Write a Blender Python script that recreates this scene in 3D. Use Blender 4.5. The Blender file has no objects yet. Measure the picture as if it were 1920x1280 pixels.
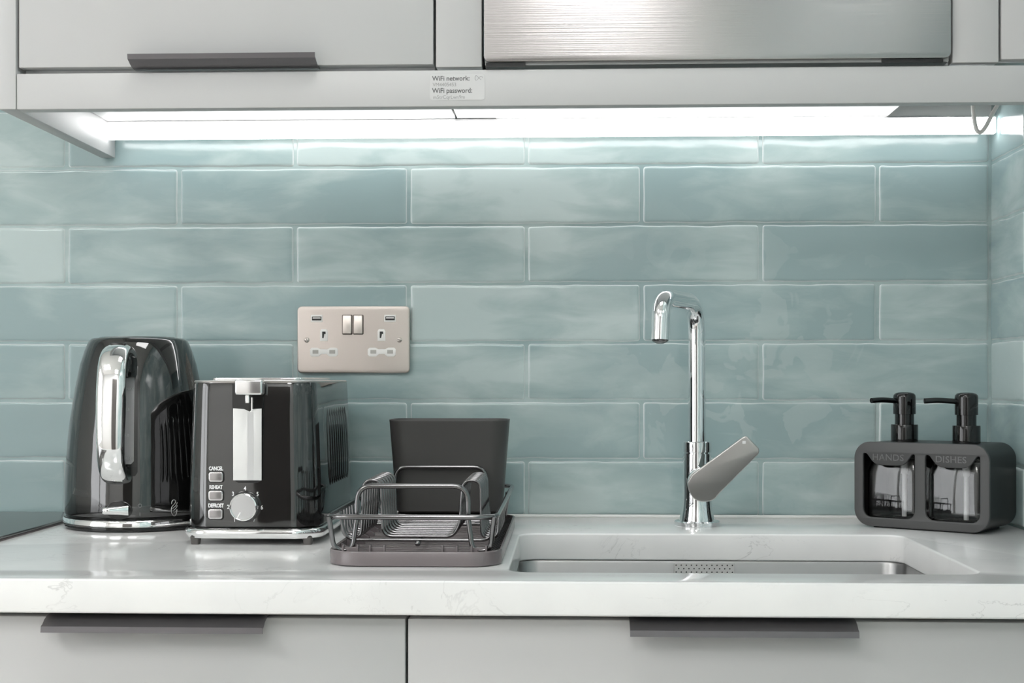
import bpy, bmesh, math, random
from mathutils import Vector, Matrix, noise
random.seed(4)
PI = math.pi
sc = bpy.context.scene
C = sc.collection
ZC = 0.9                                   # worktop height above the floor

# ------------------------------------------------------------------ camera, world, lights, exposure
YAW = math.atan(105 / 2673.0)
cd = bpy.data.cameras.new('camera'); cam = bpy.data.objects.new('camera', cd); C.objects.link(cam)
cam.location = (0, -1.858, ZC + 0.178)
cam.rotation_euler = (PI / 2, 0, YAW)
cd.sensor_width = 36; cd.lens = 36 * 2673 / 1920.0
cd.shift_y = 72 / 1920.0
cd.clip_start = 0.05
sc.camera = cam

w = bpy.data.worlds.new('sky'); sc.world = w; w.use_nodes = True
w.node_tree.nodes['Background'].inputs[0].default_value = (0.97, 0.985, 1.0, 1)
w.node_tree.nodes['Background'].inputs[1].default_value = 4.3

def area(name, loc, rot, sx, sy, power, col=(1, 1, 1)):
    l = bpy.data.lights.new(name, 'AREA'); l.shape = 'RECTANGLE'; l.size = sx; l.size_y = sy
    l.energy = power; l.color = col
    o = bpy.data.objects.new(name, l); C.objects.link(o); o.location = loc; o.rotation_euler = rot
    return o
# daylight entering through the window opening of the left wall
p = area('window_daylight', (-2.44, -2.1, ZC + 0.45), (PI / 2, 0, -PI / 2), 1.8, 1.5, 10)
p.data.cycles.is_portal = True
# three unseen ceiling panels, the last two added as fill: (x, y, strength of the diffuser); the fixtures themselves are built further down
CEILING_PANELS = ((-0.04, -1.05, 7.5), (-1.40, -2.10, 19.0), (-0.30, -2.85, 20.0))

vs = sc.view_settings
sc.display_settings.display_device = 'sRGB'
vs.view_transform = 'Standard'; vs.look = 'None'; vs.gamma = 1.0; vs.exposure = 0.0
vs.use_curve_mapping = False
LED_STRENGTH = 8.5

# ------------------------------------------------------------------ materials
def sock(n, names, v):
    for k in names:
        if k in n.inputs:
            n.inputs[k].default_value = v; return
def mat(name, col, rough=0.5, metal=0.0, ior=1.5, coat=0.0, trans=0.0, emit=None, es=0.0, aniso=0.0):
    m = bpy.data.materials.new(name); m.use_nodes = True
    b = m.node_tree.nodes['Principled BSDF']
    b.inputs['Base Color'].default_value = (*col, 1)
    b.inputs['Roughness'].default_value = rough
    b.inputs['Metallic'].default_value = metal
    b.inputs['IOR'].default_value = ior
    sock(b, ['Coat Weight'], coat)
    sock(b, ['Transmission Weight'], trans)
    sock(b, ['Anisotropic'], aniso)
    if emit:
        sock(b, ['Emission Color'], (*emit, 1)); sock(b, ['Emission Strength'], es)
    m['b'] = 1
    return m
def N(m, t, **kw):
    n = m.node_tree.nodes.new(t)
    for k, v in kw.items(): setattr(n, k, v)
    return n
def L(m, a, b): m.node_tree.links.new(a, b)
def bsdf(m): return m.node_tree.nodes['Principled BSDF']
def noise_node(m, vec, scale, detail=3, rough=0.5, dist=0.0):
    n = N(m, 'ShaderNodeTexNoise'); n.inputs['Scale'].default_value = scale
    n.inputs['Detail'].default_value = detail; n.inputs['Roughness'].default_value = rough
    n.inputs['Distortion'].default_value = dist
    L(m, vec, n.inputs['Vector']); return n
def coords(m, scale=(1, 1, 1)):
    t = N(m, 'ShaderNodeTexCoord'); mp = N(m, 'ShaderNodeMapping'); mp.inputs['Scale'].default_value = scale
    L(m, t.outputs['Object'], mp.inputs['Vector']); return mp.outputs['Vector']
def ramp(m, fac, stops, interp='LINEAR'):
    r = N(m, 'ShaderNodeValToRGB'); cr = r.color_ramp; cr.interpolation = interp
    while len(cr.elements) > 1: cr.elements.remove(cr.elements[-1])
    for i, (p, c) in enumerate(stops):
        e = cr.elements[0] if i == 0 else cr.elements.new(p)
        e.position = p; e.color = (*c, 1) if len(c) == 3 else c
    L(m, fac, r.inputs[0]); return r
def bump(m, h, strength, dist):
    b = N(m, 'ShaderNodeBump'); b.inputs['Strength'].default_value = strength; b.inputs['Distance'].default_value = dist
    L(m, h, b.inputs['Height']); L(m, b.outputs[0], bsdf(m).inputs['Normal']); return b

# painted cabinet fronts: smooth satin grey-white
M_cab = mat('satin_cabinet_paint', (0.475, 0.475, 0.472), 0.42)
_n = noise_node(M_cab, coords(M_cab), 900, 2); bump(M_cab, _n.outputs[0], 0.04, 0.0003)
M_carc = mat('white_melamine', (0.80, 0.80, 0.79), 0.45)
_n = noise_node(M_carc, coords(M_carc), 700, 2); bump(M_carc, _n.outputs[0], 0.03, 0.0003)
M_recess = mat('grey_backing_board', (0.82, 0.815, 0.80), 0.6)
M_wall = mat('painted_plaster', (0.80, 0.79, 0.78), 0.7)
_n = noise_node(M_wall, coords(M_wall), 60, 4); bump(M_wall, _n.outputs[0], 0.1, 0.001)
M_ceil = mat('ceiling_paint', (0.82, 0.81, 0.79), 0.8)
_n = noise_node(M_ceil, coords(M_ceil), 60, 4); bump(M_ceil, _n.outputs[0], 0.1, 0.001)
# floor boards
M_floor = mat('oak_boards', (0.4, 0.28, 0.18), 0.35)
v = coords(M_floor)
br = N(M_floor, 'ShaderNodeTexBrick'); br.inputs['Scale'].default_value = 1.0
br.inputs['Brick Width'].default_value = 1.2; br.inputs['Row Height'].default_value = 0.14
br.inputs['Mortar Size'].default_value = 0.002
br.inputs['Color1'].default_value = (0.62, 0.56, 0.50, 1); br.inputs['Color2'].default_value = (0.70, 0.64, 0.58, 1)
br.inputs['Mortar'].default_value = (0.08, 0.05, 0.03, 1)
L(M_floor, v, br.inputs['Vector']); L(M_floor, br.outputs[0], bsdf(M_floor).inputs['Base Color'])

# quartz worktop: white with faint grey veins
M_quartz = mat('white_quartz', (0.8, 0.8, 0.79), 0.13)
v = coords(M_quartz, (1, 1, 1.3))
n1 = noise_node(M_quartz, v, 6.5, 6, 0.62, 1.6)
r1 = ramp(M_quartz, n1.outputs[0], [(0.0, (0, 0, 0)), (0.492, (0, 0, 0)), (0.5, (1, 1, 1)), (0.508, (0, 0, 0))])
n2 = noise_node(M_quartz, v, 9, 2)
r2 = ramp(M_quartz, n2.outputs[0], [(0.45, (0, 0, 0)), (0.68, (1, 1, 1))])
mu = N(M_quartz, 'ShaderNodeMath', operation='MULTIPLY'); L(M_quartz, r1.outputs[0], mu.inputs[0]); L(M_quartz, r2.outputs[0], mu.inputs[1])
n3 = noise_node(M_quartz, v, 14, 5)
r3 = ramp(M_quartz, n3.outputs[0], [(0.3, (0.76, 0.76, 0.755)), (0.7, (0.82, 0.82, 0.81))])
mx = N(M_quartz, 'ShaderNodeMixRGB'); mx.inputs[2].default_value = (0.58, 0.58, 0.575, 1)
L(M_quartz, mu.outputs[0], mx.inputs[0]); L(M_quartz, r3.outputs[0], mx.inputs[1]); L(M_quartz, mx.outputs[0], bsdf(M_quartz).inputs['Base Color'])

# glazed handmade-look teal tile
M_tile = mat('teal_glazed_tile', (0.3, 0.4, 0.39), 0.16)
bsdf(M_tile).inputs['IOR'].default_value = 1.6
at = N(M_tile, 'ShaderNodeAttribute'); at.attribute_name = 'tone'
v = coords(M_tile, (1, 1, 3.2))
nA = noise_node(M_tile, v, 9, 5, 0.55, 0.6)
v2 = coords(M_tile, (1, 1, 1.6))
nB = noise_node(M_tile, v2, 3.3, 3, 0.5)
a1 = N(M_tile, 'ShaderNodeMath', operation='MULTIPLY_ADD'); a1.inputs[1].default_value = 0.55
L(M_tile, nA.outputs[0], a1.inputs[0]); L(M_tile, nB.outputs[0], a1.inputs[2])
a2 = N(M_tile, 'ShaderNodeMath', operation='MULTIPLY_ADD'); a2.inputs[1].default_value = 0.16
L(M_tile, at.outputs['Fac'], a2.inputs[0]); L(M_tile, a1.outputs[0], a2.inputs[2])
rT = ramp(M_tile, a2.outputs[0], [(0.68, (0.325, 0.432, 0.436)), (0.80, (0.405, 0.510, 0.503)), (0.92, (0.515, 0.610, 0.600))])
# dried splash marks on the glaze around the tap
nS = noise_node(M_tile, coords(M_tile, (1, 1, 1.0)), 17, 3, 0.5, 1.0)
rS = ramp(M_tile, nS.outputs[0], [(0.545, (0, 0, 0)), (0.57, (1, 1, 1))])
tc = N(M_tile, 'ShaderNodeTexCoord'); sub = N(M_tile, 'ShaderNodeVectorMath', operation='DISTANCE'); sub.inputs[1].default_value = (0.24, 0, ZC + 0.19)
L(M_tile, tc.outputs['Object'], sub.inputs[0])
rD = ramp(M_tile, sub.outputs['Value'], [(0.05, (0.60, 0.60, 0.60)), (0.26, (0, 0, 0))])
ms = N(M_tile, 'ShaderNodeMath', operation='MULTIPLY'); L(M_tile, rS.outputs[0], ms.inputs[0]); L(M_tile, rD.outputs[0], ms.inputs[1])
mxs = N(M_tile, 'ShaderNodeMixRGB'); mxs.inputs[2].default_value = (0.46, 0.55, 0.54, 1)
L(M_tile, ms.outputs[0], mxs.inputs[0]); L(M_tile, rT.outputs[0], mxs.inputs[1]); 
ar = N(M_tile, 'ShaderNodeAttribute'); ar.attribute_name = 'rim'            # edge highlights painted in: paler colour along the tile edges
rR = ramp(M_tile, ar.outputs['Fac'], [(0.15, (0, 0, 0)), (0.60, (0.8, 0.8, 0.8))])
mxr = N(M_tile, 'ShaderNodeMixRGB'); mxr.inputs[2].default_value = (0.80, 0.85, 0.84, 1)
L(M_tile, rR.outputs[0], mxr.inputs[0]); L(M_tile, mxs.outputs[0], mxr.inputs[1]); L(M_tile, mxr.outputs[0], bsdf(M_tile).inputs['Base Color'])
nC = noise_node(M_tile, coords(M_tile, (1, 1, 2.0)), 26, 2); bump(M_tile, nC.outputs[0], 0.25, 0.0015)
M_grout = mat('grey_grout', (0.50, 0.50, 0.48), 0.85)
nG = noise_node(M_grout, coords(M_grout), 90, 4)
rG = ramp(M_grout, nG.outputs[0], [(0.35, (0.62, 0.63, 0.62)), (0.65, (0.82, 0.83, 0.82))]); L(M_grout, rG.outputs[0], bsdf(M_grout).inputs['Base Color'])
bump(M_grout, nG.outputs[0], 0.4, 0.001)
M_sil = mat('white_silicone', (0.8, 0.8, 0.78), 0.4)

def metal(name, col, rough, scale=None, strength=0.1, aniso=0.0):
    m = mat(name, col, rough, 1.0, aniso=aniso)
    if scale:
        n = noise_node(m, coords(m, scale), 1.0, 3); bump(m, n.outputs[0], strength, 0.0004)
    return m
M_chrome = metal('polished_chrome', (0.86, 0.87, 0.88), 0.04)
M_chrome2 = metal('kettle_chrome', (0.88, 0.88, 0.88), 0.05)
M_chromes = metal('satin_chrome', (0.50, 0.49, 0.475), 0.33)
M_hood = metal('brushed_steel_hood', (0.425, 0.410, 0.404), 0.24, (2, 2, 900), 0.20)
M_sink = metal('sink_steel', (0.32, 0.32, 0.32), 0.34, (8, 8, 400), 0.12)
M_socket = metal('brushed_nickel_plate', (0.60, 0.54, 0.50), 0.36, (15, 15, 900), 0.08)
M_rocker = metal('nickel_rocker', (0.66, 0.60, 0.555), 0.38)
M_handle = mat('bronze_grey_anodised', (0.165, 0.158, 0.165), 0.36, 0.8)
M_gun = metal('dark_chrome_wire', (0.20, 0.197, 0.20), 0.16)
M_black = mat('black_gloss_enamel', (0.004, 0.004, 0.004), 0.045, ior=1.95)
_n = noise_node(M_black, coords(M_black), 16, 2); bump(M_black, _n.outputs[0], 0.13, 0.004)
M_blk2 = mat('black_gloss_plastic', (0.006, 0.006, 0.006), 0.12, ior=1.55)
M_pump = mat('black_chrome_pump', (0.004, 0.004, 0.004), 0.06, ior=1.55)
M_cup = mat('charcoal_matte_plastic', (0.055, 0.053, 0.051), 0.5)
_n = noise_node(M_cup, coords(M_cup), 900, 2); bump(M_cup, _n.outputs[0], 0.12, 0.0004)
M_tray = mat('taupe_matte_plastic', (0.162, 0.140, 0.144), 0.27)
_n = noise_node(M_tray, coords(M_tray), 900, 2); bump(M_tray, _n.outputs[0], 0.1, 0.0004)
M_caddy = mat('dark_grey_matte_caddy', (0.06, 0.06, 0.06), 0.42)
_n = noise_node(M_caddy, coords(M_caddy), 900, 2); bump(M_caddy, _n.outputs[0], 0.1, 0.0004)
M_sleeve = mat('black_satin_sleeve', (0.006, 0.006, 0.006), 0.36, ior=1.4)
M_emb = mat('embossed_lettering', (0.12, 0.12, 0.12), 0.3)
M_glassb = mat('clear_plastic_bottle', (0.97, 0.98, 0.98), 0.015, ior=1.45, trans=1.0)
M_tube = mat('translucent_dip_tube', (0.8, 0.8, 0.8), 0.35)
M_gauge = mat('smoky_water_window', (0.30, 0.30, 0.30), 0.18, ior=1.5)
M_white = mat('white_plastic', (0.88, 0.86, 0.83), 0.35)
M_dark = mat('dark_void_plastic', (0.008, 0.008, 0.008), 0.5)
M_print = mat('white_print', (0.85, 0.85, 0.85), 0.5)
M_ink = mat('grey_ink', (0.10, 0.10, 0.10), 0.6)
M_ink2 = mat('pale_grey_ink', (0.26, 0.26, 0.26), 0.6)
M_label = mat('white_label', (0.53, 0.53, 0.527), 0.35)
M_button = mat('satin_grey_button', (0.40, 0.38, 0.38), 0.25, 0.85)
M_btnrim = mat('pale_metal_rim', (0.72, 0.70, 0.70), 0.2, 0.9)
M_slotplate = mat('pale_lever_panel', (0.78, 0.78, 0.77), 0.22, 0.3)
M_hob = mat('black_ceramic_glass', (0.012, 0.014, 0.014), 0.03, ior=2.3)
M_led = mat('led_diffuser', (0.9, 0.9, 0.9), 0.5, emit=(1.0, 0.995, 1.0), es=LED_STRENGTH)
M_alu = metal('aluminium_profile', (0.8, 0.8, 0.8), 0.3)
M_door = mat('added_dark_door', (0.10, 0.09, 0.085), 0.35)
M_pane = bpy.data.materials.new('window_glass'); M_pane.use_nodes = True
nt = M_pane.node_tree; nt.nodes.clear()
o_ = nt.nodes.new('ShaderNodeOutputMaterial'); t_ = nt.nodes.new('ShaderNodeBsdfTransparent'); g_ = nt.nodes.new('ShaderNodeBsdfGlossy'); g_.inputs['Roughness'].default_value = 0.02
x_ = nt.nodes.new('ShaderNodeMixShader'); x_.inputs[0].default_value = 0.06
nt.links.new(t_.outputs[0], x_.inputs[1]); nt.links.new(g_.outputs[0], x_.inputs[2]); nt.links.new(x_.outputs[0], o_.inputs[0])

# ------------------------------------------------------------------ helpers
def tag(o, label, cat, group=None):
    o['label'] = label; o['category'] = cat
    if group: o['group'] = group
    return o
def thing(name, label, cat, loc, rotz=0.0, group=None):
    o = bpy.data.objects.new(name, None); C.objects.link(o); o.empty_display_size = 0.05
    o.location = loc; o.rotation_euler = (0, 0, rotz)
    return tag(o, label, cat, group)
def obj(name, geo, m, parent=None, smooth=None):
    if isinstance(geo, bmesh.types.BMesh):
        me = bpy.data.meshes.new(name); geo.normal_update(); geo.to_mesh(me); geo.free()
    else: me = geo; me.name = name
    me.materials.clear()
    for k in (m if isinstance(m, (list, tuple)) else [m]): me.materials.append(k)
    if smooth is not None:
        if not any(p.use_smooth for p in me.polygons):
            for p in me.polygons: p.use_smooth = True
        try: me.set_sharp_from_angle(angle=math.radians(smooth))
        except Exception: pass
    o = bpy.data.objects.new(name, me); C.objects.link(o)
    if parent: o.parent = parent
    return o
def struct(name, geo, m, smooth=None):
    o = obj(name, geo, m, None, smooth); o['kind'] = 'structure'; return o
def bx(bm, x0, x1, y0, y1, z0, z1, bev=0.0, seg=2, mi=0):
    b2 = bmesh.new()
    bmesh.ops.create_cube(b2, size=1)
    for vv in b2.verts:
        vv.co = Vector(((x0 + x1) / 2 + vv.co.x * (x1 - x0), (y0 + y1) / 2 + vv.co.y * (y1 - y0), (z0 + z1) / 2 + vv.co.z * (z1 - z0)))
    if bev > 0:
        bmesh.ops.bevel(b2, geom=list(b2.edges), offset=bev, segments=seg, profile=0.5, affect='EDGES')
        b2.normal_update()
        for f in b2.faces: f.smooth = max(abs(q) for q in f.normal) < 0.9999
    merge(bm, b2, mi); return bm
def merge(bm, b2, mi=0, mtx=None):
    if mtx is not None: bmesh.ops.transform(b2, matrix=mtx, verts=b2.verts)
    mp = {}
    for vv in b2.verts: mp[vv] = bm.verts.new(vv.co)
    for f in b2.faces:
        try:
            g = bm.faces.new([mp[q] for q in f.verts]); g.material_index = mi; g.smooth = f.smooth
        except ValueError: pass
    b2.free()
def box(x0, x1, y0, y1, z0, z1, bev=0.0, seg=2):
    bm = bmesh.new(); bx(bm, x0, x1, y0, y1, z0, z1, bev, seg); return bm
def fillet(pts, r, seg=5, closed=False):
    pts = [Vector(p) for p in pts]; out = []; n = len(pts)
    for i, p in enumerate(pts):
        if not closed and i in (0, n - 1): out.append(p); continue
        a = pts[i - 1]; b = pts[(i + 1) % n]
        rr = r[i] if isinstance(r, (list, tuple)) else r
        da = (a - p); db = (b - p)
        t = min(rr, da.length * 0.49, db.length * 0.49)
        if t < 1e-5 or abs(da.normalized().dot(db.normalized())) > 0.9995: out.append(p); continue
        A = p + da.normalized() * t; B = p + db.normalized() * t
        for k in range(seg + 1):
            u = k / seg; out.append((1 - u) ** 2 * A + 2 * u * (1 - u) * p + u * u * B)
    return out
def sweep(bm, pts, sec, closed=False, up=None, caps=True, scales=None):
    """sec: list of (a,b) offsets in the frame (side, normal)"""
    pts = [Vector(p) for p in pts]; n = len(pts); rings = []
    T = []
    for i in range(n):
        if closed: d = pts[(i + 1) % n] - pts[i - 1]
        else: d = pts[min(i + 1, n - 1)] - pts[max(i - 1, 0)]
        T.append(d.normalized())
    if up is None:
        nrm = T[0].orthogonal().normalized()
    else: nrm = Vector(up); nrm = (nrm - T[0] * nrm.dot(T[0])).normalized()
    for i in range(n):
        if i > 0:
            if up is not None:
                q = Vector(up); q = q - T[i] * q.dot(T[i])
                if q.length > 1e-4: nrm = q.normalized()
            else:
                q = T[i - 1].rotation_difference(T[i]); nrm = (q @ nrm); nrm = (nrm - T[i] * nrm.dot(T[i])).normalized()
        side = T[i].cross(nrm)
        s = scales[i] if scales else (1, 1)
        rings.append([bm.verts.new(pts[i] + side * a * s[0] + nrm * b * s[1]) for a, b in sec])
    m = len(sec)
    for i in range(n if closed else n - 1):
        A = rings[i]; B = rings[(i + 1) % n]
        for k in range(m):
            bm.faces.new((A[k], A[(k + 1) % m], B[(k + 1) % m], B[k]))
    if caps and not closed:
        bm.faces.new(list(reversed(rings[0]))); bm.faces.new(rings[-1])
    bmesh.ops.recalc_face_normals(bm, faces=bm.faces)
    return bm
def circ(r, n=10, r2=None):
    r2 = r2 or r
    return [(r * math.cos(2 * PI * k / n), r2 * math.sin(2 * PI * k / n)) for k in range(n)]
def tube(bm, pts, r, n=10, closed=False, caps=True):
    b2 = bmesh.new(); sweep(b2, pts, circ(r, n), closed, caps=caps); merge(bm, b2); return bm
def lathe(bm, prof, seg=48, center=(0, 0, 0), mtx=None, capb=True, capt=True):
    b2 = bmesh.new(); rings = []
    for r, z in prof:
        rings.append([b2.verts.new((r * math.cos(2 * PI * k / seg), r * math.sin(2 * PI * k / seg), z)) for k in range(seg)])
    for A, B in zip(rings, rings[1:]):
        for k in range(seg): b2.faces.new((A[k], A[(k + 1) % seg], B[(k + 1) % seg], B[k]))
    if capb: b2.faces.new(list(reversed(rings[0])))
    if capt: b2.faces.new(rings[-1])
    bmesh.ops.transform(b2, matrix=Matrix.Translation(center) @ (mtx or Matrix()), verts=b2.verts)
    merge(bm, b2); return bm
def loft(bm, rings, capb=True, capt=True):
    R = [[bm.verts.new(p) for p in r] for r in rings]; m = len(R[0])
    for A, B in zip(R, R[1:]):
        for k in range(m): bm.faces.new((A[k], A[(k + 1) % m], B[(k + 1) % m], B[k]))
    if capb: bm.faces.new(list(reversed(R[0])))
    if capt: bm.faces.new(R[-1])
    bmesh.ops.recalc_face_normals(bm, faces=bm.faces)
    return bm
def rrect(x0, x1, y0, y1, r, seg=6):
    out = []
    for cx, cy, a0 in ((x1 - r, y1 - r, 0), (x0 + r, y1 - r, 90), (x0 + r, y0 + r, 180), (x1 - r, y0 + r, 270)):
        for k in range(seg + 1):
            a = math.radians(a0 + 90 * k / seg); out.append((cx + r * math.cos(a), cy + r * math.sin(a)))
    return out
def crv(outlines, depth, bev=0.0, res=2):
    """flat plate from closed 2D outlines (holes allowed), thickness depth, centred on z=0, rounded edges"""
    cu = bpy.data.curves.new('outline', 'CURVE'); cu.dimensions = '2D'; cu.fill_mode = 'BOTH'
    for pts in outlines:
        s = cu.splines.new('POLY'); s.points.add(len(pts) - 1)
        for i, (x, y) in enumerate(pts): s.points[i].co = (x, y, 0, 1)
        s.use_cyclic_u = True
    cu.extrude = max(depth / 2 - bev, 0.0); cu.bevel_depth = bev; cu.bevel_resolution = res; cu.offset = -bev
    o = bpy.data.objects.new('tmp', cu); C.objects.link(o)
    dg = bpy.context.evaluated_depsgraph_get(); me = bpy.data.meshes.new_from_object(o.evaluated_get(dg))
    bpy.data.objects.remove(o); bpy.data.curves.remove(cu)
    b = bmesh.new(); b.from_mesh(me); bpy.data.meshes.remove(me)
    bmesh.ops.remove_doubles(b, verts=b.verts, dist=1e-6); b.normal_update()
    for f in b.faces: f.smooth = abs(f.normal.z) < 0.9995
    return b
def text(s, size, extrude=0.0002, bold=0.0, align='LEFT', sx=1.0, space=1.0):
    cu = bpy.data.curves.new('txt', 'FONT'); cu.body = s; cu.size = size; cu.extrude = extrude; cu.offset = bold
    cu.align_x = align; cu.space_character = space; cu.resolution_u = 3
    o = bpy.data.objects.new('tmp', cu); C.objects.link(o)
    dg = bpy.context.evaluated_depsgraph_get(); me = bpy.data.meshes.new_from_object(o.evaluated_get(dg))
    bpy.data.objects.remove(o); bpy.data.curves.remove(cu)
    b = bmesh.new(); b.from_mesh(me); bpy.data.meshes.remove(me)
    for vv in b.verts: vv.co.x *= sx
    return b
FRONT = Matrix.Rotation(PI / 2, 4, 'X')         # XY plate -> XZ plane facing -Y
def put(b, m): bmesh.ops.transform(b, matrix=m, verts=b.verts); return b
def front(b, x, y, z): return put(b, Matrix.Translation((x, y, z)) @ FRONT)

# ------------------------------------------------------------------ tiled walls (real tiles with wavy edges)
def tile_mesh(bm, tone, x0, x1, z0, z1, seed, place):
    def marks(a, b, inner):
        e = [0, 0.0006, 0.0013, 0.0022, 0.0035, 0.0055]
        n = max(2, int((b - a) / inner)); mid = [a + 0.0055 + (b - a - 0.011) * k / n for k in range(1, n)]
        return [a + q for q in e] + mid + [b - q for q in reversed(e)]
    X = marks(x0, x1, 0.006); Z = marks(z0, z1, 0.006)
    rn = random.Random(seed); ox, oz = rn.uniform(0, 50), rn.uniform(0, 50)
    tilt_x = rn.uniform(-1, 1) * 0.0010; tilt_z = rn.uniform(-1, 1) * 0.006; lift = rn.uniform(-0.0003, 0.0006)
    tn = rn.uniform(-1, 1)
    prof = lambda d: 0.0030 * (1 - max(0.0, 1 - d / 0.0030) ** 2.0)
    grid = []
    for x in X:
        col = []
        for z in Z:
            dx = min(x - x0, x1 - x); dz = min(z - z0, z1 - z); d = min(dx, dz)
            if dx < 0.0045 and dz < 0.0045:
                d = 0.0045 - math.hypot(0.0045 - dx, 0.0045 - dz)
            d = max(0.0, d)
            h = prof(d) - 0.0020 + lift
            und = noise.noise(Vector((x * 11 + ox, z * 26 + oz, seed))) * 0.00075 + noise.noise(Vector((x * 30 + ox, z * 62 + oz, seed))) * 0.00022
            h += und * min(1, d / 0.004) + tilt_x * (x - (x0 + x1) / 2) + tilt_z * (z - (z0 + z1) / 2)
            # pillowed edge
            h -= 0.0005 * math.exp(-d / 0.007)
            wz = noise.noise(Vector((x * 22 + ox, 3.1, seed + (7 if z > (z0 + z1) / 2 else 0)))) * 0.0016 + noise.noise(Vector((x * 70 + ox, 8.1, seed))) * 0.0005
            wx = noise.noise(Vector((z * 30 + oz, 9.7, seed + (5 if x > (x0 + x1) / 2 else 0)))) * 0.0007
            fz = max(0, 1 - dz / 0.02); fx = max(0, 1 - dx / 0.02)
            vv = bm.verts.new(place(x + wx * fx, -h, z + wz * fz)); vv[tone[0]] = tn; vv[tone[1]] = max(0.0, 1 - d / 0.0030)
            col.append(vv)
        grid.append(col)
    for i in range(len(X) - 1):
        for j in range(len(Z) - 1):
            f = bm.faces.new((grid[i][j], grid[i + 1][j], grid[i + 1][j + 1], grid[i][j + 1])); f.material_index = 0; f.smooth = True

PX, PZ, GX, GZ = 0.3036, 0.0766, 0.0032, 0.0020
XR = 0.5436                                    # face of the right-hand wall
def tiled(name, place, umin, umax, joints_even, joints_odd, zb, zt, sd):
    bm = bmesh.new(); tone = (bm.verts.layers.float.new('tone'), bm.verts.layers.float.new('rim')); tone = (bm.verts.layers.float['tone'], bm.verts.layers.float['rim'])
    k0 = int(math.floor((zb - 0.0737 + ZC - ZC) / PZ)) ; z = 0.0737; rows = []
    rows.append((0.0012, 0.0737 - GZ / 2, 0))
    k = 1
    while z < zt:
        z2 = z + PZ
        if abs(z2 - 0.1502) < 0.0005: z2 = 0.1503
        rows.append((z + GZ / 2, min(z2 - GZ / 2, zt), k % 2)); z = z2; k += 1
    for ri, (a, b, odd) in enumerate(rows):
        j = joints_odd if odd else joints_even
        x = j
        while x > umin: x -= PX
        ti = 0
        while x < umax:
            a0 = max(x + GX / 2, umin + 0.001); a1 = min(x + PX - GX / 2, umax - 0.0012)
            if a1 - a0 > 0.012 and b - a > 0.012: tile_mesh(bm, tone, a0, a1, ZC + a, ZC + b, sd + ri * 31 + ti, place)
            x += PX; ti += 1
    return bm, tone
bm, tone = tiled('wall_back', lambda x, y, z: (x, y, z), -1.5, XR - 0.0008, -0.0542, 0.0956, 0, 0.54, 11)
b2 = bmesh.new(); bx(b2, -1.5, XR + 0.1, 0.0010, 0.1, 0, ZC + 0.54); merge(bm, b2, 1)
for q in ((-2.4, -1.5, 0, 2.4), (-1.5, XR + 0.1, ZC + 0.54, 2.4)):
    b2 = bmesh.new(); bx(b2, q[0], q[1], 0.0, 0.1, q[2], q[3]); merge(bm, b2, 2)
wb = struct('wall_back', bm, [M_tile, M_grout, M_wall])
bm, tone = tiled('wall_right', lambda x, y, z: (XR + y, x, z), -0.62, 0.0, -0.0542 - 0.084, 0.0956 - 0.30, 0, 0.54, 900)
b2 = bmesh.new(); bx(b2, XR + 0.0010, XR + 0.1, -0.621, 0.0, 0, ZC + 0.54); merge(bm, b2, 1)
for q in ((-3.4, -0.621, 0, 2.4), (-0.621, 0.0, ZC + 0.54, 2.4)):
    b2 = bmesh.new(); bx(b2, XR, XR + 0.1, q[0], q[1], q[2], q[3]); merge(bm, b2, 2)
for f in bm.faces:
    if f.material_index == 0: f.normal_flip()
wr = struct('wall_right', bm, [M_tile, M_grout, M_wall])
for o in (wb, wr):
    for p in o.data.polygons:
        if p.material_index: p.use_smooth = False
# plaster above the tiles and beyond them
struct('floor', box(-2.5, XR + 0.1, -3.6, 0.1, -0.1, 0), M_floor)
struct('ceiling', box(-2.5, XR + 0.1, -3.6, 0.1, 2.4, 2.5), M_ceil)
# rear wall (behind the camera) with a dark door added to darken reflections; left wall with the window opening
struct('wall_rear', box(-2.5, XR + 0.1, -3.5, -3.4, 0, 2.4), M_wall)
bm = bmesh.new()
wy0, wy1, wz0, wz1 = -3.0, -1.2, ZC - 0.3, ZC + 1.2
bx(bm, -2.5, -2.4, -3.4, wy0, 0, 2.4); bx(bm, -2.5, -2.4, wy1, 0.0012, 0, 2.4)
bx(bm, -2.5, -2.4, wy0, wy1, 0, wz0); bx(bm, -2.5, -2.4, wy0, wy1, wz1, 2.4)
struct('wall_left', bm, M_wall)
bm = bmesh.new()
bx(bm, -2.47, -2.42, wy0, wy0 + 0.05, wz0, wz1); bx(bm, -2.47, -2.42, wy1 - 0.05, wy1, wz0, wz1)
bx(bm, -2.47, -2.42, wy0 + 0.05, wy1 - 0.05, wz0, wz0 + 0.05); bx(bm, -2.47, -2.42, wy0 + 0.05, wy1 - 0.05, wz1 - 0.05, wz1)
bx(bm, -2.47, -2.42, -2.13, -2.07, wz0 + 0.05, wz1 - 0.05)
struct('window_1', bm, M_carc)
wg = obj('window_pane', box(-2.45, -2.445, wy0 + 0.05, wy1 - 0.05, wz0 + 0.05, wz1 - 0.05), M_pane)
wg.parent = bpy.data.objects['window_1']
struct('added_door_1', box(-0.95, -0.15, -3.4, -3.36, 0, 2.03, 0.003), M_door)
struct('baseboard_rear', box(-2.4, -0.97, -3.4, -3.385, 0, 0.1, 0.003), M_carc)
struct('baseboard_left', box(-2.4, -2.385, -3.38, -0.62, 0, 0.1, 0.003), M_carc)
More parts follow.
